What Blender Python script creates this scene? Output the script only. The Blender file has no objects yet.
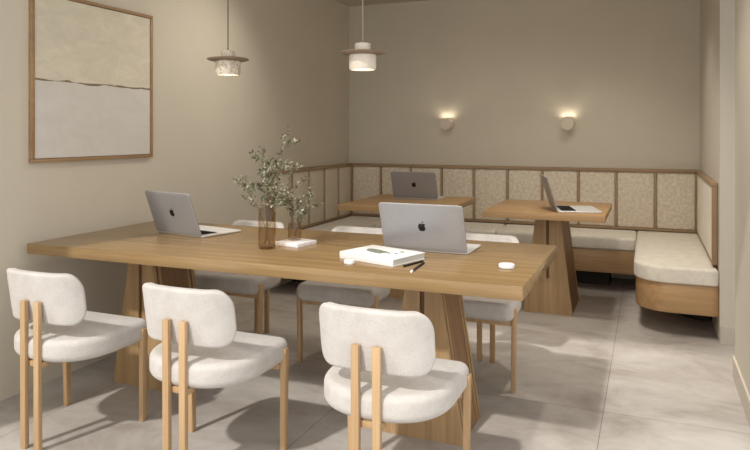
import bpy, bmesh, math, random
from mathutils import Vector, Matrix
PI = math.pi
scn = bpy.context.scene
COL = scn.collection
rnd = random.Random(7)

# ------------------------------------------------------------------ materials
def new_mat(name):
    m = bpy.data.materials.new(name); m.use_nodes = True
    nt = m.node_tree; b = nt.nodes['Principled BSDF']
    return m, nt, b

def N(nt, t, **kw):
    n = nt.nodes.new(t)
    for k, v in kw.items():
        if k in n.inputs: n.inputs[k].default_value = v
        else: setattr(n, k, v)
    return n

def coords(nt, scale=(1, 1, 1), loc=(0, 0, 0)):
    tc = N(nt, 'ShaderNodeTexCoord'); mp = N(nt, 'ShaderNodeMapping')
    mp.inputs['Scale'].default_value = scale; mp.inputs['Location'].default_value = loc
    nt.links.new(tc.outputs['Object'], mp.inputs['Vector'])
    return mp.outputs['Vector']

def ramp(nt, fac, stops):
    r = N(nt, 'ShaderNodeValToRGB'); e = r.color_ramp.elements
    while len(e) < len(stops): e.new(.5)
    for el, (p, c) in zip(e, stops):
        el.position = p; el.color = (*c, 1)
    nt.links.new(fac, r.inputs['Fac'])
    return r.outputs['Color']

def bump(nt, b, h, strength, dist=.002):
    bp = N(nt, 'ShaderNodeBump'); bp.inputs['Strength'].default_value = strength
    bp.inputs['Distance'].default_value = dist
    nt.links.new(h, bp.inputs['Height']); nt.links.new(bp.outputs['Normal'], b.inputs['Normal'])

def mix(nt, f, a, c, mode='MIX'):
    n = N(nt, 'ShaderNodeMix', data_type='RGBA', blend_type=mode)
    if isinstance(f, (int, float)): n.inputs[0].default_value = f
    else: nt.links.new(f, n.inputs[0])
    for s, i in ((a, 6), (c, 7)):
        if isinstance(s, tuple): n.inputs[i].default_value = (*s, 1)
        else: nt.links.new(s, n.inputs[i])
    return n.outputs[2]

def wood(name, axis, lo, hi, rough=.42, seed=0., spec=.5):
    m, nt, b = new_mat(name)
    sc = [22, 22, 22]; sc[axis] = 1.1
    v = coords(nt, tuple(sc), (seed, seed * .7, seed * 1.3))
    n1 = N(nt, 'ShaderNodeTexNoise', Scale=1.0, Detail=6., Roughness=.62, Distortion=.25)
    nt.links.new(v, n1.inputs['Vector'])
    sc2 = [150, 150, 150]; sc2[axis] = 4
    v2 = coords(nt, tuple(sc2))
    n2 = N(nt, 'ShaderNodeTexNoise', Scale=1.0, Detail=3.); nt.links.new(v2, n2.inputs['Vector'])
    sc3 = [3.2, 3.2, 3.2]; sc3[axis] = .5
    v3 = coords(nt, tuple(sc3)); n3 = N(nt, 'ShaderNodeTexNoise', Scale=1.0, Detail=2.)
    nt.links.new(v3, n3.inputs['Vector'])
    mid = tuple((a + c) / 2 for a, c in zip(lo, hi))
    c1 = ramp(nt, n1.outputs['Fac'], [(.3, lo), (.52, mid), (.7, hi)])
    c2 = ramp(nt, n2.outputs['Fac'], [(.35, (.82, .8, .78)), (.6, (1, 1, 1))])
    c3 = ramp(nt, n3.outputs['Fac'], [(.35, (.86, .84, .82)), (.65, (1.0, 1.0, 1.0))])
    c = mix(nt, .6, c1, c2, 'MULTIPLY'); c = mix(nt, .8, c, c3, 'MULTIPLY')
    nt.links.new(c, b.inputs['Base Color'])
    b.inputs['Roughness'].default_value = rough
    b.inputs['Specular IOR Level'].default_value = spec
    bump(nt, b, n2.outputs['Fac'], .12, .0006)
    return m

def fabric(name, lo, hi, scale=260, strength=.5, blotch=14, rough=.95):
    m, nt, b = new_mat(name)
    v = coords(nt)
    n1 = N(nt, 'ShaderNodeTexNoise', Scale=float(scale), Detail=2.); nt.links.new(v, n1.inputs['Vector'])
    n2 = N(nt, 'ShaderNodeTexNoise', Scale=float(blotch), Detail=5., Roughness=.65); nt.links.new(v, n2.inputs['Vector'])
    c = ramp(nt, n2.outputs['Fac'], [(.35, lo), (.65, hi)])
    c2 = ramp(nt, n1.outputs['Fac'], [(.3, (.86, .85, .83)), (.6, (1, 1, 1))])
    c = mix(nt, .7, c, c2, 'MULTIPLY')
    nt.links.new(c, b.inputs['Base Color'])
    b.inputs['Roughness'].default_value = rough
    b.inputs['Specular IOR Level'].default_value = .15
    b.inputs['Sheen Weight'].default_value = .15
    bump(nt, b, n1.outputs['Fac'], strength, .003)
    return m

def plain(name, col, rough=.5, metal=0., emit=0., ecol=None, spec=.5):
    m, nt, b = new_mat(name)
    v = coords(nt); n = N(nt, 'ShaderNodeTexNoise', Scale=40., Detail=3.); nt.links.new(v, n.inputs['Vector'])
    c = ramp(nt, n.outputs['Fac'], [(.3, tuple(x * .96 for x in col)), (.7, col)])
    nt.links.new(c, b.inputs['Base Color'])
    b.inputs['Roughness'].default_value = rough; b.inputs['Metallic'].default_value = metal
    b.inputs['Specular IOR Level'].default_value = spec
    if emit:
        b.inputs['Emission Color'].default_value = (*(ecol or col), 1); b.inputs['Emission Strength'].default_value = emit
    return m

def plaster(name, col):
    m, nt, b = new_mat(name)
    v = coords(nt)
    n1 = N(nt, 'ShaderNodeTexNoise', Scale=2.2, Detail=5., Roughness=.6); nt.links.new(v, n1.inputs['Vector'])
    n2 = N(nt, 'ShaderNodeTexNoise', Scale=90., Detail=3.); nt.links.new(v, n2.inputs['Vector'])
    c = ramp(nt, n1.outputs['Fac'], [(.3, tuple(x * .965 for x in col)), (.7, tuple(x * 1.02 for x in col))])
    nt.links.new(c, b.inputs['Base Color']); b.inputs['Roughness'].default_value = .88
    b.inputs['Specular IOR Level'].default_value = .2
    bump(nt, b, n2.outputs['Fac'], .08, .001)
    return m

def floor_mat():
    m, nt, b = new_mat('concrete_tile')
    v = coords(nt)
    vs = coords(nt, (1.0, 1.5, 1))
    n1 = N(nt, 'ShaderNodeTexNoise', Scale=1.7, Detail=9., Roughness=.66, Distortion=.5); nt.links.new(vs, n1.inputs['Vector'])
    n2 = N(nt, 'ShaderNodeTexNoise', Scale=5., Detail=9., Roughness=.74, Distortion=.9); nt.links.new(vs, n2.inputs['Vector'])
    n3 = N(nt, 'ShaderNodeTexNoise', Scale=.9, Detail=2.); nt.links.new(v, n3.inputs['Vector'])
    c = ramp(nt, n1.outputs['Fac'], [(.30, (.34, .30, .265)), (.48, (.48, .445, .41)), (.70, (.60, .57, .535))])
    c2 = ramp(nt, n2.outputs['Fac'], [(.3, (.8, .79, .78)), (.55, (1, 1, 1)), (.75, (1.06, 1.06, 1.06))])
    c = mix(nt, .75, c, c2, 'MULTIPLY')
    c3 = ramp(nt, n3.outputs['Fac'], [(.35, (.9, .89, .88)), (.65, (1.03, 1.03, 1.03))])
    c = mix(nt, 1., c, c3, 'MULTIPLY')
    vb = coords(nt, (1, 1, 1), (.2, -.915 + 1.2 * 0, 0))
    br = N(nt, 'ShaderNodeTexBrick', offset=0., squash=1.)
    br.inputs['Scale'].default_value = 1.; br.inputs['Brick Width'].default_value = 1.2
    br.inputs['Row Height'].default_value = 2.4; br.inputs['Mortar Size'].default_value = .0022
    br.inputs['Mortar Smooth'].default_value = .2
    br.inputs['Color1'].default_value = (1, 1, 1, 1); br.inputs['Color2'].default_value = (.97, .965, .96, 1)
    br.inputs['Mortar'].default_value = (.55, .52, .49, 1)
    nt.links.new(vb, br.inputs['Vector'])
    c = mix(nt, 1., c, br.outputs['Color'], 'MULTIPLY')
    nt.links.new(c, b.inputs['Base Color'])
    r = ramp(nt, n2.outputs['Fac'], [(.3, (.42, .42, .42)), (.7, (.6, .6, .6))])
    nt.links.new(r, b.inputs['Roughness']); b.inputs['Specular IOR Level'].default_value = .35
    bump(nt, b, n2.outputs['Fac'], .05, .001)
    return m

def canvas_mat(split, z0, z1):
    """abstract two-field painting: warm impasto above, pale grey below, thin dark ragged seam"""
    m, nt, b = new_mat('painted_canvas')
    tc = N(nt, 'ShaderNodeTexCoord'); sp = N(nt, 'ShaderNodeSeparateXYZ')
    nt.links.new(tc.outputs['Object'], sp.inputs[0])
    n0 = N(nt, 'ShaderNodeTexNoise', Scale=6., Detail=5.); nt.links.new(tc.outputs['Object'], n0.inputs['Vector'])
    a = N(nt, 'ShaderNodeMath', operation='MULTIPLY_ADD'); a.inputs[1].default_value = .035; a.inputs[2].default_value = -split - .0175
    nt.links.new(n0.outputs['Fac'], a.inputs[0])
    d = N(nt, 'ShaderNodeMath', operation='ADD'); nt.links.new(sp.outputs['Z'], d.inputs[0]); nt.links.new(a.outputs[0], d.inputs[1])
    nU = N(nt, 'ShaderNodeTexNoise', Scale=7., Detail=9., Roughness=.7, Distortion=.7)
    mp = N(nt, 'ShaderNodeMapping'); mp.inputs['Scale'].default_value = (1, .8, 1.6)
    nt.links.new(tc.outputs['Object'], mp.inputs['Vector']); nt.links.new(mp.outputs['Vector'], nU.inputs['Vector'])
    up = ramp(nt, nU.outputs['Fac'], [(.28, (.62, .565, .455)), (.48, (.68, .625, .50)), (.62, (.74, .68, .54)), (.74, (.84, .79, .66))])
    lo = ramp(nt, nU.outputs['Fac'], [(.3, (.64, .605, .545)), (.7, (.71, .68, .625))])
    gt = N(nt, 'ShaderNodeMath', operation='GREATER_THAN'); gt.inputs[1].default_value = 0.; nt.links.new(d.outputs[0], gt.inputs[0])
    c = mix(nt, gt.outputs[0], lo, up)
    ab = N(nt, 'ShaderNodeMath', operation='ABSOLUTE'); nt.links.new(d.outputs[0], ab.inputs[0])
    n4 = N(nt, 'ShaderNodeTexNoise', Scale=9., Detail=4.); nt.links.new(tc.outputs['Object'], n4.inputs['Vector'])
    th = N(nt, 'ShaderNodeMath', operation='MULTIPLY_ADD'); th.inputs[1].default_value = .03; th.inputs[2].default_value = -.0105
    nt.links.new(n4.outputs['Fac'], th.inputs[0])
    lt = N(nt, 'ShaderNodeMath', operation='LESS_THAN'); nt.links.new(ab.outputs[0], lt.inputs[0]); nt.links.new(th.outputs[0], lt.inputs[1])
    c = mix(nt, lt.outputs[0], c, (.22, .17, .10))
    nt.links.new(c, b.inputs['Base Color']); b.inputs['Roughness'].default_value = .7
    bump(nt, b, nU.outputs['Fac'], .35, .004)
    return m

def glass_mat():
    m = bpy.data.materials.new('smoky_glass'); m.use_nodes = True; nt = m.node_tree; nt.nodes.clear()
    out = N(nt, 'ShaderNodeOutputMaterial')
    tr = N(nt, 'ShaderNodeBsdfTransparent'); gl = N(nt, 'ShaderNodeBsdfGlossy', Roughness=.05)
    lw = N(nt, 'ShaderNodeLayerWeight', Blend=.42)
    c = ramp(nt, lw.outputs['Facing'], [(0., (.93, .89, .84)), (.55, (.88, .825, .75)), (1., (.72, .65, .57))])
    nt.links.new(c, tr.inputs['Color'])
    fr = N(nt, 'ShaderNodeFresnel', IOR=1.45)
    geo = N(nt, 'ShaderNodeNewGeometry'); inv = N(nt, 'ShaderNodeMath', operation='SUBTRACT'); inv.inputs[0].default_value = 1.
    nt.links.new(geo.outputs['Backfacing'], inv.inputs[1])
    ml = N(nt, 'ShaderNodeMath', operation='MULTIPLY'); nt.links.new(fr.outputs[0], ml.inputs[0]); nt.links.new(inv.outputs[0], ml.inputs[1])
    mx = N(nt, 'ShaderNodeMixShader'); nt.links.new(ml.outputs[0], mx.inputs[0])
    nt.links.new(tr.outputs[0], mx.inputs[1]); nt.links.new(gl.outputs[0], mx.inputs[2]); nt.links.new(mx.outputs[0], out.inputs['Surface'])
    return m

def marble_mat(name, lo, hi, vein):
    m, nt, b = new_mat(name)
    v = coords(nt)
    n1 = N(nt, 'ShaderNodeTexNoise', Scale=14., Detail=7., Roughness=.7, Distortion=1.6); nt.links.new(v, n1.inputs['Vector'])
    c = ramp(nt, n1.outputs['Fac'], [(.30, lo), (.46, hi), (.5, vein), (.54, hi), (.75, hi)])
    nt.links.new(c, b.inputs['Base Color']); b.inputs['Roughness'].default_value = .5
    return m

OAK_LO, OAK_HI = (.34, .212, .10), (.50, .335, .165)
M = dict(
    wall=plaster('warm_plaster', (.645, .59, .485)),
    wall_light=plaster('pale_plaster', (.64, .59, .505)),
    ceil=plaster('ceiling_paint', (.56, .50, .41)),
    skirting=plain('skirting_paint', (.60, .54, .46), .5),
    floor=floor_mat(),
    oak_x=wood('oak_lengthwise', 0, (.255, .16, .07), (.39, .255, .117), .24),
    oak_x2=wood('oak_bench', 0, (.40, .24, .11), (.58, .37, .18), .45, 3.1),
    oak_y=wood('oak_crosswise', 1, OAK_LO, OAK_HI, .45, 1.7),
    oak_z=wood('oak_upright', 2, OAK_LO, OAK_HI, .45, 5.3),
    oak_rail=wood('oak_trim', 0, (.33, .22, .125), (.44, .305, .18), .5, 2.2),
    oak_post=wood('oak_trim_upright', 2, (.33, .22, .125), (.44, .305, .18), .5, 2.9),
    oak_leg=wood('oak_chair_leg', 2, (.44, .285, .145), (.60, .405, .22), .45, 8.1),
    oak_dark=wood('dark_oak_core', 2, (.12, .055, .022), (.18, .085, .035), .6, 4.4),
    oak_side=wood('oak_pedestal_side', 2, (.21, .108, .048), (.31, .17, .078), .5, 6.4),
    frame=wood('picture_frame_oak', 1, (.33, .20, .10), (.44, .28, .14), .5, 6.),
    boucle=fabric('cream_boucle', (.56, .525, .49), (.63, .60, .565), 240, .55),
    cushion=fabric('bench_linen', (.74, .69, .60), (.84, .79, .69), 180, .4, 18),
    panel=fabric('mottled_panel_fabric', (.64, .55, .43), (.84, .76, .63), 120, .5, 36),
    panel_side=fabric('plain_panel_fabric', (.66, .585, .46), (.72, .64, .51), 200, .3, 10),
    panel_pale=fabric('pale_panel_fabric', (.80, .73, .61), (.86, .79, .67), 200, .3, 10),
    alu=plain('space_grey_aluminium', (.37, .37, .38), .42, .35),
    alu_light=plain('silver_aluminium', (.74, .73, .71), .45, .35),
    black=plain('black_plastic', (.012, .012, .013), .5),
    logo=plain('black_gloss', (.008, .008, .008), .25),
    keycap=plain('black_keycap', (.015, .015, .016), .8, spec=.15),
    plinth=plain('shade_toned_plinth', (.035, .028, .022), .8),  # near-black colour paints in the deep shade under the bench
    screen=plain('dark_screen', (.015, .016, .02), .15),
    white=plain('white_plastic', (.84, .83, .82), .3),
    paper=plain('white_paper', (.84, .83, .81), .7),
    page=plain('page_edges', (.66, .64, .60), .85),
    print_green=fabric('printed_leaf', (.10, .13, .10), (.24, .27, .21), 90, .0, 60),
    print_dark=plain('printed_ink', (.03, .035, .03), .7),
    glass=glass_mat(),
    leaf=None, stem=plain('stem_bark', (.17, .13, .07), .8),
    marble=marble_mat('veined_alabaster', (.50, .42, .32), (.74, .66, .53), (.34, .26, .18)),
    marble_pale=marble_mat('pale_alabaster', (.62, .55, .45), (.74, .67, .56), (.64, .56, .46)),
    taupe=plain('taupe_ring', (.25, .185, .125), .55),
    brass=plain('bronze_cord', (.16, .115, .07), .5),
    tan_cord=plain('tan_cord', (.36, .28, .19), .7),
    glow=plain('lamp_diffuser', (1, .9, .75), .5, 0, 3.2, (1, .88, .72)),
    sconce=plain('sconce_plaster', (.70, .62, .51), .8),
    sconce_back=plain('sconce_bronze', (.22, .17, .12), .5),
    sglow=plain('sconce_diffuser', (1, .9, .75), .5, 0, 2.0, (1, .86, .64)),
    white_marble=marble_mat('white_marble', (.74, .71, .71), (.86, .84, .84), (.66, .62, .62)),
)
def leaf_mat():
    m, nt, b = new_mat('olive_leaf')
    v = coords(nt); n = N(nt, 'ShaderNodeTexNoise', Scale=55., Detail=1.); nt.links.new(v, n.inputs['Vector'])
    c = ramp(nt, n.outputs['Fac'], [(.36, (.06, .07, .035)), (.5, (.21, .21, .12)), (.66, (.47, .45, .33))])
    nt.links.new(c, b.inputs['Base Color']); b.inputs['Roughness'].default_value = .6
    return m
M['leaf'] = leaf_mat()

# ------------------------------------------------------------------ mesh helpers
def obj(name, bm, mats, parent=None, smooth=True, angle=40):
    me = bpy.data.meshes.new(name)
    bmesh.ops.recalc_face_normals(bm, faces=bm.faces[:])
    if smooth:
        for f in bm.faces: f.smooth = True
        for e in bm.edges:
            if len(e.link_faces) == 2 and e.calc_face_angle(0) > math.radians(angle): e.smooth = False
    bm.to_mesh(me); bm.free()
    for mt in (mats if isinstance(mats, (list, tuple)) else [mats]): me.materials.append(mt)
    o = bpy.data.objects.new(name, me); COL.objects.link(o)
    if parent: o.parent = parent
    return o

def tag(o, label=None, cat=None, group=None, kind=None):
    if label: o['label'] = label
    if cat: o['category'] = cat
    if group: o['group'] = group
    if kind: o['kind'] = kind
    return o

def thing(name, label, cat, loc=(0, 0, 0), rz=0., group=None):
    o = bpy.data.objects.new(name, None); COL.objects.link(o); o.empty_display_size = .1
    o.location = loc; o.rotation_euler = (0, 0, rz)
    return tag(o, label, cat, group)

def box(bm, x0, x1, y0, y1, z0, z1, bev=0., mi=0, seg=2):
    r = bmesh.ops.create_cube(bm, size=1.)
    vs = r['verts']
    for v in vs:
        v.co = Vector((x0 + (v.co.x + .5) * (x1 - x0), y0 + (v.co.y + .5) * (y1 - y0), z0 + (v.co.z + .5) * (z1 - z0)))
    fs = {f for v in vs for f in v.link_faces}
    for f in fs: f.material_index = mi
    if bev:
        es = list({e for v in vs for e in v.link_edges})
        r = bmesh.ops.bevel(bm, geom=es, offset=bev, segments=seg, affect='EDGES', profile=.5)
        for f in r['faces']: f.material_index = mi
    return vs

def bx(*a, **k):
    bm = bmesh.new(); box(bm, *a, **k); return bm

def loft(bm, rings, cap=True, closed=True, mi=0):
    rv = [[bm.verts.new(p) for p in r] for r in rings]
    n = len(rv[0])
    for a, b in zip(rv, rv[1:]):
        for i in range(n if closed else n - 1):
            j = (i + 1) % n
            f = bm.faces.new((a[i], a[j], b[j], b[i])); f.material_index = mi
    if cap:
        for r, rev in ((rv[0], True), (rv[-1], False)):
            f = bm.faces.new(r[::-1] if rev else r); f.material_index = mi
    return rv

def lathe(bm, prof, n=40, mi=0, cap=True, cx=0, cy=0):
    rings = [[(cx + r * math.cos(2 * PI * i / n), cy + r * math.sin(2 * PI * i / n), z) for i in range(n)] for r, z in prof]
    return loft(bm, rings, cap, True, mi)

def tube(bm, pts, r0, r1=None, n=6, mi=0):
    pts = [Vector(p) for p in pts]; r1 = r0 if r1 is None else r1
    rings = []; up = Vector((.13, .27, .95)).normalized()
    for i, p in enumerate(pts):
        t = (pts[min(i + 1, len(pts) - 1)] - pts[max(i - 1, 0)]).normalized()
        a = t.cross(up)
        if a.length < .05: a = t.cross(Vector((1, 0, 0)))
        a.normalize(); b = t.cross(a)
        r = r0 + (r1 - r0) * i / (len(pts) - 1)
        rings.append([p + r * (math.cos(2 * PI * k / n) * a + math.sin(2 * PI * k / n) * b) for k in range(n)])
    loft(bm, rings, True, True, mi)

def round_rect(x0, x1, y0, y1, r, seg=8):
    """outline, ccw; r = one radius or four (x1y1, x0y1, x0y0, x1y0)"""
    rs = r if isinstance(r, (list, tuple)) else [r] * 4
    out = []
    for (cx, cy, a0), q in zip(((x1, y1, 0), (x0, y1, 90), (x0, y0, 180), (x1, y0, 270)), rs):
        sx = -1 if a0 in (0, 270) else 1; sy = -1 if a0 in (0, 90) else 1
        for k in range(seg + 1):
            a = math.radians(a0 + 90 * k / seg)
            out.append((cx + sx * q + q * math.cos(a), cy + sy * q + q * math.sin(a)))
    return out

def resample(poly, n):
    P = [Vector((*p, 0)) for p in poly]; P.append(P[0])
    L = [0]
    for a, b in zip(P, P[1:]): L.append(L[-1] + (b - a).length)
    out = []; k = 0
    for i in range(n):
        t = L[-1] * i / n
        while L[k + 1] < t: k += 1
        d = L[k + 1] - L[k]
        p = P[k].lerp(P[k + 1], 0 if d == 0 else (t - L[k]) / d); out.append((p.x, p.y))
    return out

def pillow(bm, poly, z0, z1, r, crown=0., n=72, prof=6, fn=None, mi=0, rb=None, crown_b=None, nring=5):
    """solid from a plan outline, edges rounded by r (top) and rb (bottom), faces crowned; fn maps the points"""
    poly = resample(poly, n); rb = r if rb is None else rb
    crown_b = 0 if crown_b is None else crown_b
    P = [Vector((x, y)) for x, y in poly]; c = sum(P, Vector((0, 0))) / n
    nor = []
    for i in range(n):
        t = P[(i + 1) % n] - P[i - 1]; v = Vector((t.y, -t.x)).normalized()
        nor.append(v)
    def ring(inset, z): return [(P[i].x - nor[i].x * inset, P[i].y - nor[i].y * inset, z) for i in range(n)]
    rings = []
    base = ring(rb, z0)
    for k in range(nring, 0, -1):
        f = 1 - k / (nring + .5)
        rings.append([(c.x + (p[0] - c.x) * (f ** .8), c.y + (p[1] - c.y) * (f ** .8), z0 - crown_b * (1 - (f ** .8) ** 2.2)) for p in base])
    for k in range(prof + 1):
        a = PI / 2 * k / prof; rings.append(ring(rb * (1 - math.sin(a)), z0 + rb * (1 - math.cos(a))))
    for k in range(prof + 1):
        a = PI / 2 * k / prof; rings.append(ring(r * (1 - math.cos(a)), z1 - r * (1 - math.sin(a))))
    top = ring(r, z1)
    for k in range(1, nring + 1):
        f = 1 - k / (nring + .5)
        rings.append([(c.x + (p[0] - c.x) * (f ** .8), c.y + (p[1] - c.y) * (f ** .8), z1 + crown * (1 - (f ** .8) ** 2.2)) for p in top])
    if fn: rings = [[fn(*p) for p in rg] for rg in rings]
    loft(bm, rings, True, True, mi)

# ------------------------------------------------------------------ the room
XL, XR, YB, ZC = -2.95, .41, 6.42, 2.665
def struct(name, bm, m, kind='structure', label=None):
    o = obj(name, bm, m, None, False); o['kind'] = kind
    if label: o['label'] = label
    return o
struct('floor', bx(XL, 1.75, -1.6, YB, -.1, 0), M['floor'])
bm = bmesh.new(); box(bm, XL - .15, .75, 1.9, YB + .15, ZC, ZC + .12); box(bm, .75, 1.9, 3.1, YB + .15, ZC, ZC + .12)
struct('ceiling', bm, M['ceil'])
struct('wall_left', bx(XL - .15, XL, 1.2, YB, -.1, ZC), M['wall'])
struct('wall_back', bx(XL - .15, 1.9, YB, YB + .15, -.1, ZC), M['wall'])
struct('wall_right', bx(XR, XR + .28, 4.66, YB, 0, ZC), M['wall_light'])
struct('wall_right_near', bx(XR + .02, XR + .28, 3.1, 4.05, 0, ZC), M['wall_light'])
struct('wall_passage', bx(1.75, 1.9, 3.1, YB, -.1, ZC), M['wall_light'])
bm = bmesh.new(); box(bm, XR + .002, XR + .28, 4.648, 4.66, 0, .112, .002)
struct('baseboard_back', bm, M['skirting'])
bm = bmesh.new(); box(bm, XR + .008, XR + .02, 3.1, 4.05, 0, .112, .002); box(bm, XR + .008, XR + .28, 4.05, 4.062, 0, .112, .002)
struct('baseboard_right', bm, M['skirting'])

# ------------------------------------------------------------------ dining chairs
def make_chair(label, group):
    t = thing('dining_chair', label, 'chair', group=group)
    bm = bmesh.new()
    # plan: straight front with rounded corners, back a half ellipse
    pl = []
    a, yb, yf, r = .240, -.205, .245, .05
    for k in range(9):
        th = PI / 2 * k / 8; pl.append((a - r + r * math.cos(th), yf - r + r * math.sin(th)))
    for k in range(9):
        th = PI / 2 + PI / 2 * k / 8; pl.append((-a + r + r * math.cos(th), yf - r + r * math.sin(th)))
    ym = .035; q = 2.35
    for k in range(0, 33):
        th = PI + PI * k / 32; cx, sy = math.cos(th), math.sin(th)
        pl.append((a * math.copysign(abs(cx) ** (2 / q), cx), ym + (ym - yb) * math.copysign(abs(sy) ** (2 / q), sy)))
    pillow(bm, pl, .362, .458, .028, .008, 96, 7, rb=.034)
    obj('seat', bm, M['boucle'], t)
    # backrest: a padded band bent forward round the sitter
    bm = bmesh.new()
    S, F0, R = .242, .096, .136
    pl = round_rect(-S, S, .517, .738, [.080, .080, .075, .075])
    def bend(s, z, d):
        lean = -.020 * (z - .62) / .12
        dip = .004 * (s / S) ** 2 * (1 if z > .62 else 0)
        q = abs(s)
        bow = .004 * min(q / F0, 1) ** 2
        if q <= F0: x, y = q, bow + d
        else:
            th = (q - F0) / R; rr = R - d
            x, y = F0 + rr * math.sin(th), bow + R - rr * math.cos(th)
        return (math.copysign(x, s), -.197 + y + lean, z + dip)
    pillow(bm, pl, .0, .046, .018, .006, 96, 6, fn=bend, rb=.014, crown_b=.002)
    obj('backrest', bm, M['boucle'], t)
    for s in (-1, 1):                                       # rear legs run up behind the back
        bm = bmesh.new(); x = s * .038
        box(bm, x - .0145, x + .0145, -.218, -.197, 0, .620, .003)
        for v in bm.verts:
            k = v.co.z / .6; v.co.y -= .003 * k
        obj('leg', bm, M['oak_leg'], t)
    for s in (-1, 1):                                       # front legs let into the seat sides
        bm = bmesh.new(); x = s * .232
        box(bm, x - .012, x + .012, .172, .206, 0, .425, .003)
        for v in bm.verts:
            if v.co.z > .3: v.co.x += s * .006
            if v.co.z < .1: v.co.y = .190 + (v.co.y - .188) * .8
        obj('leg', bm, M['oak_leg'], t)
    bm = bmesh.new()
    box(bm, -.222, .222, .172, .200, .338, .364, .003); box(bm, -.052, .052, -.199, -.160, .342, .366, .003)
    box(bm, -.016, .016, -.162, .174, .340, .362, .003)
    obj('seat_frame', bm, M['oak_leg'], t)
    return t

def copy_thing(root, label, loc, rz, group=None):
    r = root.copy(); COL.objects.link(r); r.location = loc; r.rotation_euler = (0, 0, rz); r['label'] = label
    if group: r['group'] = group
    for ch in list(root.children):
        c = ch.copy(); COL.objects.link(c); c.parent = r
        for g in list(ch.children):
            d = g.copy(); COL.objects.link(d); d.parent = c
    return r
GC = 'cream dining chairs around the long table'
ch0 = make_chair('cream boucle dining chair nearest the left wall, back to the viewer', GC)
ch0.location = (-2.38, 2.215, 0)
for lab, x, y, rz in (
    ('cream boucle dining chair in the middle of the near row', -1.638, 2.215, 0),
    ('cream boucle dining chair nearest the viewer, at the right end of the near row', -.860, 2.215, 0),
    ('cream dining chair across the table behind the tall glass vase', -2.37, 3.565, PI),
    ('cream dining chair across the table between the small vase and the white book', -1.63, 3.565, PI),
    ('cream dining chair across the table behind the large silver laptop and right table leg', -.87, 3.575, PI)):
    copy_thing(ch0, lab, (x, y, 0), rz)

# ------------------------------------------------------------------ tables
def pedestal(cx, cy, hb, ht, dy, ztop, style):
    """tapered board-clad leg, trapezoid seen from the front, dy half depth"""
    bm = bmesh.new()
    def hw(z): return hb + (ht - hb) * z / ztop
    def slab(xa, xb, y0, y1, z0, z1, mi):
        # xa, xb functions of z
        n = 2
        rings = []
        for z in (z0, z1):
            rings.append([(cx + xa(z), cy + y0, z), (cx + xb(z), cy + y0, z), (cx + xb(z), cy + y1, z), (cx + xa(z), cy + y1, z)])
        loft(bm, rings, True, True, mi)
    e = .010
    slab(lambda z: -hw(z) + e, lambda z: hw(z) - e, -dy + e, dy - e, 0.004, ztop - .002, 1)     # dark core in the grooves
    for sy in (-1, 1):
        y0, y1 = sorted((sy * dy, sy * (dy - .022)))
        zs = ztop * .36
        slab(lambda z: -hw(z), lambda z: -.011, y0, y1, zs, ztop, 0)
        slab(lambda z: .011, lambda z: hw(z), y0, y1, zs, ztop, 0)
        slab(lambda z: -hw(z), lambda z: hw(z), y0, y1, 0, zs, 0)
    g = .018
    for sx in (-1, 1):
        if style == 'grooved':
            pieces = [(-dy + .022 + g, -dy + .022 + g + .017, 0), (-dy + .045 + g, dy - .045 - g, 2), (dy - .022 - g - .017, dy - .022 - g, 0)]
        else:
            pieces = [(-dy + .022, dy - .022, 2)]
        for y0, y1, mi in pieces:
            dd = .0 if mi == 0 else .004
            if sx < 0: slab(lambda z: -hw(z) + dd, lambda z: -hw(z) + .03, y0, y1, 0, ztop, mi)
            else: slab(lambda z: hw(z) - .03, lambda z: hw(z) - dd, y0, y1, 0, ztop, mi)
    return bm

t = thing('dining_table', 'long oak dining table with two tapered board pedestals, six cream chairs around it', 'table', (-1.655, 2.89, 0))
bm = bx(-1.235, 1.235, -.48, .48, .713, .765, bev=.004)
obj('tabletop', bm, M['oak_x'], t)
for cx in (-.79, .75):
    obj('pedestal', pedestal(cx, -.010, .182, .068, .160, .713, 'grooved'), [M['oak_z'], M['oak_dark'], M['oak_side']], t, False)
TT = .765

def cafe_table(label, x0, x1, y0, y1, pcx, pcy):
    cx, cy = (x0 + x1) / 2, (y0 + y1) / 2
    t = thing('cafe_table', label, 'table', (cx, cy, 0))
    obj('tabletop', bx(x0 - cx, x1 - cx, y0 - cy, y1 - cy, .720, .765, bev=.004), M['oak_x2'], t)
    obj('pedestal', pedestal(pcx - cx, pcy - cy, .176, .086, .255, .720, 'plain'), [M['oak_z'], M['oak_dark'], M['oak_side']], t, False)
    return t
cafe_table('smaller oak table on one tapered leg in front of the right bench corner', -1.10, -.27, 4.66, 5.56, -.685, 5.215)
cafe_table('smaller oak table set back left, largely hidden behind the large silver laptop', -2.235, -1.375, 4.65, 5.60, -1.81, 5.215)

# ------------------------------------------------------------------ banquette
bq = thing('banquette', 'built-in oak corner bench with cream cushions and fabric panelled back along three walls', 'bench', (0, 0, 0))
FX0, FX1, FY = -2.885, .383, 6.335          # faces of the panelled back
Z0, Z1, ZS, ZB = .455, 1.0, .350, .155
YE = 4.70
G = .003
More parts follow.
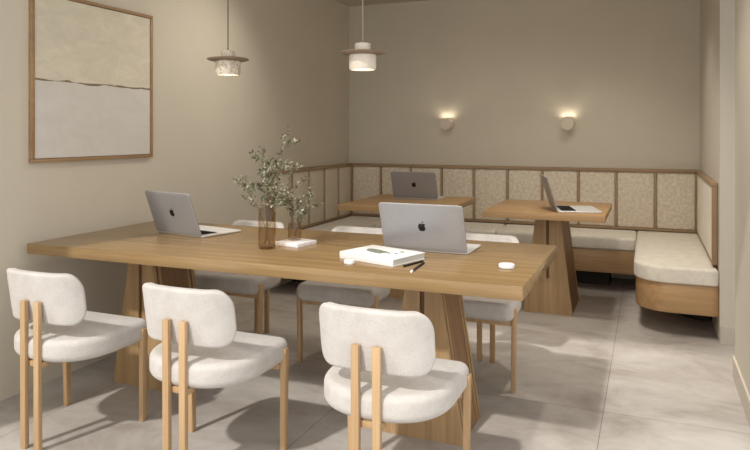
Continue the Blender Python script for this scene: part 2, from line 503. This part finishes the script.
# plinths, boxes and cushions, right wing with its rounded free end
def wing(side):
    inner, outer = (-.085, XR - G) if side > 0 else (-2.435, XL + G)
    x0, x1 = sorted((inner, outer))
    if side > 0: rr = [.012, .012, .22, .012]
    else: rr = [.012, .012, .012, .22]
    def out(ins, ye): return round_rect(x0 + (ins if side > 0 else 0), x1 - (ins if side < 0 else 0), ye, YB - G, rr, 12)
    bm = bmesh.new(); pillow(bm, out(0, YE), ZB, ZS - .004, .004, 0, 160, 2)
    obj('bench_box', bm, M['oak_x2'], bq)
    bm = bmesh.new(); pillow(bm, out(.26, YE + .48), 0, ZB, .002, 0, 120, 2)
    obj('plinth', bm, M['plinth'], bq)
    if side > 0: xs = (inner - .012, XR - .004)
    else: xs = (FX0 + .001, inner + .012)
    bm = bmesh.new(); pillow(bm, round_rect(xs[0], xs[1], YE - .012, FY - G, rr, 12), ZS - .003, Z0, .022, .006, 160, 6, rb=.012)
    obj('seat_cushion', bm, M['cushion'], bq)
wing(1); wing(-1)
bm = bx(-2.435 + G, -.085 - G, 5.84, YB - G, ZB, ZS - .004, bev=.003); obj('bench_box', bm, M['oak_x2'], bq)
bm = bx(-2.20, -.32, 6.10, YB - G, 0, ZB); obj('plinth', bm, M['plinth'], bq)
xa, xb = -2.42, -.10
xm = (xa + xb) / 2
for c0, c1 in ((xa, xm - .002), (xm + .002, xb)):
    bm = bmesh.new(); pillow(bm, round_rect(c0, c1, 5.828, FY - G, .02, 4), ZS - .003, Z0, .025, .006, 120, 5, rb=.018)
    obj('seat_cushion', bm, M['cushion'], bq)
# panelled back: top rail, bottom rail, dividers and panels
RT = .026
def rail_run(a, b, fixed, axis, z0, z1, front):
    bm = bmesh.new()
    if axis == 'x': box(bm, a, b, fixed - front, YB - G, z0, z1, .002)
    elif axis == 'l': box(bm, XL + G, fixed + front, a, b, z0, z1, .002)
    else: box(bm, fixed - front, XR - G, a, b, z0, z1, .002)
    return bm
obj('top_rail', rail_run(XL + G, XR - G, FY, 'x', Z1 - RT, Z1, .012), M['oak_rail'], bq)
obj('bottom_rail', rail_run(FX0, FX1, FY, 'x', Z0 + .004, Z0 + .024, .010), M['oak_rail'], bq)
obj('top_rail', rail_run(YE + .06, FY - .014, FX0, 'l', Z1 - RT, Z1, .012), M['oak_rail'], bq)
obj('top_rail', rail_run(YE + .06, FY - .014, FX1, 'r', Z1 - RT, Z1, .012), M['oak_rail'], bq)
obj('bottom_rail', rail_run(YE + .06, FY - .014, FX0, 'l', Z0 + .004, Z0 + .024, .010), M['oak_rail'], bq)
obj('bottom_rail', rail_run(YE + .06, FY - .014, FX1, 'r', Z0 + .010, Z0 + .020, .006), M['oak_rail'], bq)
xs = [FX0 + .005 + (FX1 - FX0 - .01) * k / 10 for k in range(11)]
zt, zb = Z1 - RT - .001, Z0 + .025
for k, x in enumerate(xs):
    obj('divider', bx(x - .0095, x + .0095, FY - .010, YB - G, zb, zt, bev=.002), M['oak_post'], bq)
for x0, x1 in zip(xs, xs[1:]):
    bm = bmesh.new()
    pillow(bm, round_rect(x0 + .010, x1 - .010, zb, zt, .008, 3), YB - .004 - (YB - G - FY) * 0, YB - .004, .001, 0, 16, 1) if False else None
    box(bm, x0 + .010, x1 - .010, FY, YB - G, zb, zt, .010, seg=3)
    obj('backrest_panel', bm, M['panel'], bq)
ys = [FY - .014 - (FY - .014 - YE - .06) * k / 5 for k in range(6)]
for y in ys[1:]:
    obj('divider', bx(XL + G, FX0 + .008, y, y + .016, zb, zt, bev=.002), M['oak_post'], bq)
obj('divider', bx(FX1 - .010, XR - G, ys[-1], ys[-1] + .030, zb - .014, zt, bev=.002), M['oak_post'], bq)
for y1, y0 in zip(ys, ys[1:]):
    obj('backrest_panel', bx(XL + G, FX0, y0 + .017, y1 - .001, zb, zt, bev=.006), M['panel_side'], bq)
nq = 10
ya, yb_ = ys[-1] + .032, FY - .015
for k in range(nq):
    obj('backrest_panel', bx(FX1, XR - G, ya + (yb_ - ya) * k / nq + .001, ya + (yb_ - ya) * (k + 1) / nq - .001, zb - .008, zt, bev=.008, seg=3), M['panel_pale'], bq)

# ------------------------------------------------------------------ laptops
def apple(bm, s, fn):
    """flat bitten fruit with a leaf, s = height of the body"""
    pts = []
    cs = [(0, .40), (.10, .46), (.24, .47), (.36, .40), (.40, .33), (.335, .27), (.30, .16), (.33, .04), (.41, -.03),
          (.34, -.22), (.25, -.35), (.17, -.41), (.09, -.40), (0, -.365), (-.09, -.40), (-.18, -.41), (-.28, -.33), (-.37, -.18),
          (-.42, .02), (-.41, .20), (-.33, .37), (-.22, .46), (-.10, .46)]
    body = [bm.verts.new(fn(x * s, (y - .05) * s)) for x, y in cs]
    c = bm.verts.new(fn(-.05 * s, 0))
    for a, b in zip(body, body[1:] + body[:1]): bm.faces.new((c, a, b))
    lf = [(.0, .48), (.03, .60), (.10, .68), (.19, .72), (.18, .61), (.11, .52)]
    bm.faces.new([bm.verts.new(fn(x * s, (y - .03) * s)) for x, y in lf])

def laptop(label, x, y, z, rz, lean, W=.395, D=.25, L=.24, sc=1., finish=None):
    finish = finish or M['alu']
    t = thing('laptop', label, 'laptop', (x, y, z), rz)
    TH = .010
    bm = bmesh.new(); pillow(bm, round_rect(-W / 2, W / 2, .004, D, .012), 0.001, TH, .003, 0, 120, 3)
    base = obj('base', bm, M['alu_light'], t)
    bm = bmesh.new(); box(bm, -W * .40, W * .40, .035 * sc, .135 * sc, TH, TH + .0010)
    kb = obj('keyboard', bm, M['black'], base)
    bm = bmesh.new()
    for r in range(5):
        for c in range(13):
            w = W * .8 / 13; h = .1 * sc / 5
            box(bm, -W * .40 + w * c + .002, -W * .40 + w * (c + 1) - .002, .035 * sc + h * r + .002, .035 * sc + h * (r + 1) - .002, TH + .001, TH + .0026)
    obj('keys', bm, M['keycap'], base)['kind'] = 'stuff'
    bm = bmesh.new(); box(bm, -W * .19, W * .19, .15 * sc, D - .014, TH, TH + .0006); obj('trackpad', bm, M['alu_light'], base)
    ca, sa = math.cos(lean), math.sin(lean)
    def lid(px, pz, d):   # d = depth towards the viewer-side (lid back)
        return (px, .004 - pz * sa - d * ca, TH + .001 + pz * ca - d * sa)
    bm = bmesh.new(); pillow(bm, round_rect(-W / 2, W / 2, 0, L, [.014, .014, .004, .004]), 0, .007, .0025, 0, 120, 3, fn=lid)
    ld = obj('lid', bm, finish, t)
    bm = bmesh.new()
    vs = [bm.verts.new(lid(px, pz, d)) for d in (-.0003, -.0010) for px, pz in ((-W / 2 + .006, .012), (W / 2 - .006, .012), (W / 2 - .006, L - .006), (-W / 2 + .006, L - .006))]
    bm.faces.new(vs[:4]); bm.faces.new(vs[4:])
    for i in range(4): bm.faces.new((vs[i], vs[(i + 1) % 4], vs[4 + (i + 1) % 4], vs[4 + i]))
    obj('screen', bm, M['screen'], ld, False)
    bm = bmesh.new(); apple(bm, .044 * sc, lambda px, pz: lid(px, L * .51 + pz, .0075))
    r = bmesh.ops.extrude_face_region(bm, geom=bm.faces[:])
    nrm = Vector(lid(0, 0, .0005)) - Vector(lid(0, 0, 0))
    for v in [g for g in r['geom'] if isinstance(g, bmesh.types.BMVert)]: v.co -= nrm
    tag(obj('logo', bm, M['logo'], ld, False), 'black fruit-shaped emblem')
    return t
laptop('open grey laptop at the left end of the long table', -2.361, 2.922, TT, -.223, .345, .374, .288, .244)
laptop('open silver grey laptop in the middle of the long table, behind the white book', -.965, 2.945, TT, -.02, .345, .4075, .255, .236)
laptop('open dark grey laptop on the back left table, lid towards the viewer', -1.811, 5.27, TT, 0., .315, .395, .235, .236)
laptop('open laptop seen from its side on the back right table', -.640, 4.940, TT, math.radians(-75), .30, .39, .305, .245)

# ------------------------------------------------------------------ book, pens, cases
t = thing('book', 'white hardback book with a leaf print lying before the middle laptop', 'book', (-1.09, 2.722, TT), math.radians(-18.3))
bw, bd, bh = .153, .113, .030
bm = bmesh.new(); box(bm, -bw, bw, -bd, bd, bh - .004, bh, .001); box(bm, -bw, bw, -bd, bd, 0, .004, .001); box(bm, -bw, bw, -bd, -bd + .004, .003, bh - .003, .001)
obj('cover', bm, M['paper'], t)
obj('pages', bx(-bw + .004, bw - .004, -bd + .004, bd - .004, .004, bh - .004), M['page'], t)
bm = bmesh.new()
pl = [(.076 * math.cos(a) * (1 + .12 * math.sin(3 * a)), .034 * math.sin(a) * (1 + .1 * math.cos(2 * a))) for a in [2 * PI * k / 40 for k in range(40)]]
ca, sa = math.cos(-.25), math.sin(-.25)
pl = [(-.024 + x * ca - y * sa, -.006 + x * sa + y * ca) for x, y in pl]
loft(bm, [[(x, y, z) for x, y in pl] for z in (bh - .0005, bh + .0006)])
tag(obj('cover_print', bm, M['print_green'], t, False), 'grey-green leaf shaped print')
bm = bmesh.new()
for cx, cy, r in ((.072, .008, .008), (.072, .050, .010)):
    bm = bmesh.new(); lathe(bm, [(r, bh - .0005), (r, bh + .0006)], 16, cx=cx, cy=cy)
    tag(obj('cover_print', bm, M['print_dark'], t, False), 'small dark printed spot')
bm = bmesh.new(); lathe(bm, [(.017, bh - .0005), (.017, bh + .0009)], 20, cx=.040, cy=-.030)
tag(obj('cover_print', bm, M['white'], t, False), 'white printed spot')

def pen(label, a, b, r, tip):
    a, b = Vector(a), Vector(b); d = b - a
    t = thing('pen', label, 'pen', (a.x, a.y, TT + r), math.atan2(d.y, d.x))
    L = d.length
    bm = bmesh.new(); tube(bm, [(0.02, 0, 0), (L - .012, 0, 0)], r, n=12); tube(bm, [(L - .0122, 0, 0), (L, 0, 0)], r * .9, r * .25, n=12)
    obj('barrel', bm, M['black'], t)
    bm = bmesh.new(); tube(bm, [(0, 0, 0), (.003, 0, 0), (.020, 0, 0)], r, n=12)
    o = obj('cap', bm, tip, t)
    if tip is M['white']: o['label'] = 'white pen end'
pen('black pen tucked along the right edge of the white book', (-.938, 2.580, 0), (-.897, 2.724, 0), .0045, M['black'])
pen('dark pen with a white end, lying apart from the white book', (-.873, 2.488, 0), (-.884, 2.690, 0), .0045, M['white'])

def case(name, label, x, y, rz, lx, ly, h):
    t = thing(name, label, 'case', (x, y, TT), rz)
    rr = min(lx, ly) / 2 * .98
    bm = bmesh.new(); pillow(bm, round_rect(-lx / 2, lx / 2, -ly / 2, ly / 2, rr, 10), 0, h * .62, .0015, 0, 80, 2, rb=h * .35)
    obj('body', bm, M['white'], t)
    bm = bmesh.new(); pillow(bm, round_rect(-lx / 2, lx / 2, -ly / 2, ly / 2, rr, 10), h * .635, h, h * .33, h * .06, 80, 6, rb=.0015)
    obj('lid', bm, M['white'], t)
case('earbud_case', 'small white case in front of the left corner of the white book', -1.172, 2.549, -.3, .048, .036, .020)
case('earbud_case', 'rounded white case alone near the right end of the long table', -.540, 2.722, .1, .066, .056, .020)

# ------------------------------------------------------------------ vases with branches
def vase(label, x, y, z, r, h, n_rib):
    bm = bmesh.new(); n = n_rib * 6
    def rad(i, rr): return rr * (1 + .035 * abs(math.cos(PI * i * n_rib / n)) - .02)
    prof = [(r * .9, .0), (r, .006), (r, h * .86), (r * .93, h * .94), (r * .86, h), (r * .80, h), (r * .86, h * .93), (r * .92, h * .85), (r * .92, .012), (r * .8, .010)]
    rings = [[(rad(i, q) * math.cos(2 * PI * i / n), rad(i, q) * math.sin(2 * PI * i / n), zz) for i in range(n)] for q, zz in prof]
    loft(bm, rings)
    o = obj('vase', bm, M['glass']); o.location = (x, y, z)
    return tag(o, label, 'vase')
V1 = (-1.700, 2.752, TT); V2 = (-1.640, 2.915, TT + .020)
vase('tall ribbed smoky glass vase standing directly on the long table', *V1, .0415, .195, 12)
vase('short ribbed smoky glass vase standing on the white marble block', *V2, .0335, .085, 10)
bm = bx(-.073, .073, -.075, .075, 0, .020, bev=.003)
o = obj('marble_block', bm, M['white_marble']); o.location = (-1.622, 2.895, TT); o.rotation_euler = (0, 0, math.radians(-10))
tag(o, 'flat square white marble block under the short vase', 'block')

th = math.atan2(274, 663); RV = Vector((math.cos(th), math.sin(th), 0)); FV = Vector((-math.sin(th), math.cos(th), 0))
def branch(label, group, V, base, tip, bow, nleaf, ls, seed, twigs=3, start=.30):
    """tip/base/bow given as (sideways, depth, height) about the vase foot"""
    rn = random.Random(seed)
    def W(p): return RV * p[0] + FV * p[1] + Vector((0, 0, p[2]))
    a, c = W(base), W(tip); mid = (a + c) / 2 + W(bow)
    P = [((1 - t) ** 2) * a + 2 * t * (1 - t) * mid + t * t * c for t in [k / 16 for k in range(17)]]
    t = thing('leafy_branch', label, 'branch', V, 0, group)
    bm = bmesh.new(); tube(bm, P, .0019, .0008, 5)
    lines = [P]
    for k in range(twigs):
        i = rn.randint(6, 13); p = P[i]; d = (P[i + 1] - P[i]).normalized()
        sd = Vector((rn.uniform(-1, 1), rn.uniform(-1, 1), rn.uniform(-.1, .5))); sd = (sd - d * sd.dot(d)).normalized()
        L = rn.uniform(.06, .12) * (ls / .016)
        Q = [p + (d * .75 + sd * .7) * L * q / 6 + Vector((0, 0, -.12 * L * (q / 6) ** 2)) for q in range(7)]
        tube(bm, Q, .0011, .0006, 4); lines.append(Q)
    obj('stem', bm, M['stem'], t)
    bm = bmesh.new()
    for li, Q in enumerate(lines):
        cnt = int(nleaf * 1.35) if li == 0 else max(8, nleaf // 2)
        for k in range(cnt):
            f = (start if li == 0 else .25) + (1 - (start if li == 0 else .25)) * (k + rn.random() * .6) / cnt
            f = min(f, .999); i = min(int(f * (len(Q) - 1)), len(Q) - 2); fr = f * (len(Q) - 1) - i
            p = Q[i].lerp(Q[i + 1], fr); d = (Q[i + 1] - Q[i]).normalized()
            sd = Vector((rn.gauss(0, 1), rn.gauss(0, 1), rn.gauss(0, .7))); sd = (sd - d * sd.dot(d)).normalized()
            ax = (d * rn.uniform(.2, .8) + sd).normalized(); l = ls * rn.uniform(.7, 1.3); w = l * rn.uniform(.27, .38)
            up = Vector((rn.gauss(0, 1), rn.gauss(0, 1), rn.gauss(0, 1))); wv = ax.cross(up).normalized(); nv = ax.cross(wv)
            b0 = p + ax * .003
            pts = [b0, b0 + ax * l * .3 + wv * w * .85 + nv * l * .05, b0 + ax * l * .65 + wv * w * .8 + nv * l * .05, b0 + ax * l - nv * l * .06,
                   b0 + ax * l * .65 - wv * w * .8 + nv * l * .05, b0 + ax * l * .3 - wv * w * .85 + nv * l * .05]
            v = [bm.verts.new(q) for q in pts]
            mid1 = bm.verts.new(b0 + ax * l * .3); mid2 = bm.verts.new(b0 + ax * l * .65)
            bm.faces.new((v[0], v[1], mid1)); bm.faces.new((v[1], v[2], mid2, mid1)); bm.faces.new((v[2], v[3], mid2))
            bm.faces.new((v[0], mid1, v[5])); bm.faces.new((mid1, mid2, v[4], v[5])); bm.faces.new((mid2, v[3], v[4]))
    obj('leaves', bm, M['leaf'], t, False)
    return t
G1, G2 = 'leafy branches in the tall vase', 'leafy branches in the short vase'
branch('leafy branch rising highest above the tall vase', G1, V1, (-.008, 0, .02), (.100, .02, .580), (-.05, .02, .02), 46, .019, 11, 4, .36)
branch('leafy branch standing upright left of the highest one', G1, V1, (.010, .006, .02), (-.035, .05, .480), (-.01, 0, .03), 44, .019, 12, 5, .36)
branch('leafy branch arching far out left of the tall vase', G1, V1, (.016, -.006, .02), (-.150, -.03, .335), (.02, 0, .10), 36, .019, 13, 4, .42)
branch('leafy branch leaning right behind the highest one', G1, V1, (-.014, -.004, .02), (.055, .07, .420), (0, .02, .03), 40, .019, 14, 5, .42)
branch('leafy branch drooping low to the right of the tall vase', G1, V1, (-.010, -.012, .02), (.085, -.03, .215), (.02, -.01, .17), 34, .018, 15, 4, .45)
branch('leafy branch reaching highest above the short vase', G2, V2, (.004, 0, .015), (-.028, .02, .400), (-.02, .01, 0), 40, .016, 21, 4, .24)
branch('leafy branch stretching right of the short vase', G2, V2, (-.008, .004, .015), (.088, .0, .305), (.02, 0, -.02), 38, .016, 22, 3, .24)
branch('leafy branch leaning left over the short vase', G2, V2, (.010, -.005, .015), (-.055, -.03, .235), (0, 0, .04), 34, .016, 23, 4, .28)
branch('short bushy leafy branch low over the short vase', G2, V2, (.002, .010, .015), (.015, -.02, .205), (.02, -.03, .02), 44, .016, 24, 5, .30)

# ------------------------------------------------------------------ painting
PY0, PY1, PZ0, PZ1 = 2.470, 3.368, 1.166, 2.066
cy, cz = (PY0 + PY1) / 2, (PZ0 + PZ1) / 2
t = thing('framed_painting', 'beige and pale grey abstract painting in a thin oak frame on the left wall', 'painting', (XL, cy, cz))
hy, hz = (PY1 - PY0) / 2, (PZ1 - PZ0) / 2
bm = bmesh.new(); fw = .019
box(bm, .001, .026, -hy, hy, -hz, -hz + fw, .002); box(bm, .001, .026, -hy, hy, hz - fw, hz, .002)
box(bm, .001, .026, -hy, -hy + fw, -hz + fw, hz - fw, .002); box(bm, .001, .026, hy - fw, hy, -hz + fw, hz - fw, .002)
obj('frame', bm, M['frame'], t)
obj('canvas', bx(.002, .019, -hy + fw + .003, hy - fw - .003, -hz + fw + .003, hz - fw - .003), canvas_mat(-.018, -hz, hz), t)

# ------------------------------------------------------------------ pendant lamps
def pendant(label, x, y, z, shade, cord):
    t = thing('pendant_lamp', label, 'lamp', (x, y, z))
    bm = bmesh.new(); lathe(bm, [(.034, .006), (.037, .007), (.0375, .040), (.036, .044), (.010, .0455)], 40); obj('cap', bm, shade, t)
    bm = bmesh.new(); lathe(bm, [(.040, -.008), (.092, -.008), (.106, -.003), (.1085, .000), (.106, .003), (.098, .0055), (.036, .0058)], 56); obj('ring', bm, M['taupe'], t)
    bm = bmesh.new(); lathe(bm, [(.060, -.0082), (.0645, -.012), (.0645, -.074), (.0615, -.082), (.056, -.082), (.056, -.070), (.056, -.014)], 48); obj('shade', bm, shade, t)
    bm = bmesh.new(); lathe(bm, [(.0555, -.075), (.0555, -.071)], 40); obj('diffuser', bm, M['glow'], t)
    bm = bmesh.new(); tube(bm, [(0, 0, .044), (0, 0, ZC - z - .02)], .003, n=8); obj('cord', bm, cord, t)
    bm = bmesh.new(); lathe(bm, [(.045, ZC - z - .022), (.05, ZC - z - .018), (.05, ZC - z - .001)], 32); obj('ceiling_rose', bm, M['taupe'], t)
    l = bpy.data.lights.new('pendant_light', 'SPOT'); l.energy = 4; l.color = (1, .86, .68); l.spot_size = 2.3; l.spot_blend = .6; l.shadow_soft_size = .045
    o = bpy.data.objects.new('pendant_light', l); COL.objects.link(o); o.parent = t; o.location = (0, 0, -.085)
    return t
pendant('pendant lamp with veined stone shade hanging above the left half of the long table', -2.027, 2.9, 1.704, M['marble'], M['brass'])
pendant('pendant lamp with plain pale shade hanging right, near the room corner line', -1.262, 2.9, 1.703, M['marble_pale'], M['tan_cord'])

# ------------------------------------------------------------------ wall lights
def sconce(label, x, z):
    t = thing('wall_sconce', label, 'wall light', (x, YB, z))
    def cyl(bm, prof, n=48):
        loft(bm, [[(r * math.cos(2 * PI * i / n), -d, r * math.sin(2 * PI * i / n)) for i in range(n)] for r, d in prof])
    bm = bmesh.new(); cyl(bm, [(.060, .001), (.060, .016), (.056, .020)]); obj('wall_plate', bm, M['sconce'], t)
    bm = bmesh.new(); cyl(bm, [(.010, .019), (.010, .071)], 24); obj('stem', bm, M['sconce_back'], t)
    bm = bmesh.new(); cyl(bm, [(.052, .070), (.058, .074), (.059, .092), (.054, .097)]); obj('front_disc', bm, M['sconce'], t)
    bm = bmesh.new(); box(bm, -.03, .03, -.066, -.030, .0185, .024, .002); obj('diffuser', bm, M['sglow'], t)
    l = bpy.data.lights.new('sconce_light', 'SPOT'); l.energy = 3.4; l.color = (1, .87, .68); l.spot_size = 2.7; l.spot_blend = 1.; l.shadow_soft_size = .012
    o = bpy.data.objects.new('sconce_light', l); COL.objects.link(o); o.parent = t; o.location = (0, -.048, .022); o.rotation_euler = (math.radians(180 - 10), 0, 0)
    return t
sconce('round disc wall light left, above the back left table', -1.862, 1.408)
sconce('round disc wall light right, above the back right table', -.698, 1.404)

# ------------------------------------------------------------------ light
WARM = (1, .93, .83)
def spot(x, y, e, size=115, soft=.05, aim=None, blend=1., col=WARM):
    l = bpy.data.lights.new('unseen_spot', 'SPOT'); l.energy = e; l.color = col; l.spot_size = math.radians(size); l.spot_blend = blend; l.shadow_soft_size = soft
    o = bpy.data.objects.new('unseen_spot', l); COL.objects.link(o); o.location = (x, y, ZC - .02)
    if aim: o.rotation_euler = (Vector(aim) - Vector(o.location)).to_track_quat('-Z', 'Y').to_euler()
    return o
spot(-.3, 3.5, 62, 115, .05); spot(-1.9, 4.1, 62, 105, .1, (-2.9, 3.7, 1.2))  # aimed spot added to brighten the left wall; the other also fills the floor
spot(-1.6, 4.75, 26, 110, .08, (-1.5, 6.0, .2)); spot(-.6, 4.7, 24, 105, .08, (-.4, 6.0, .2)); spot(-.5, 3.9, 75, 70, .08, (.08, 4.95, .3)); spot(-.35, 5.35, 34, 110, .03)  # the spot aimed at the right bench is added to brighten its front
l = bpy.data.lights.new('sun', 'SUN'); l.energy = 2.4; l.color = (1, .96, .90); l.angle = math.radians(2.2)
o = bpy.data.objects.new('sun', l); COL.objects.link(o)
d = Vector((.29, 1., -1.05)); o.rotation_euler = d.to_track_quat('-Z', 'Y').to_euler(); o.location = (-2, -2, 5)
w = bpy.data.worlds.new('world'); scn.world = w; w.use_nodes = True
w.node_tree.nodes['Background'].inputs[0].default_value = (1, .99, .98, 1); w.node_tree.nodes['Background'].inputs[1].default_value = 1.3

# ------------------------------------------------------------------ camera
cam = bpy.data.cameras.new('camera'); co = bpy.data.objects.new('camera', cam); COL.objects.link(co)
cam.sensor_fit = 'HORIZONTAL'; cam.sensor_width = 36; cam.lens = 36 * 663 / 750
cam.shift_y = -(225 - 133) / 750
co.location = (0, 0, 1.32); co.rotation_euler = (PI / 2, 0, th)
cam.clip_start = .05
scn.camera = co
vs = scn.view_settings
scn.display_settings.display_device = 'sRGB'
vs.view_transform = 'Standard'; vs.look = 'None'; vs.gamma = 1; vs.use_curve_mapping = False; vs.exposure = .05
scn.cycles.max_bounces = 8; scn.cycles.transparent_max_bounces = 16
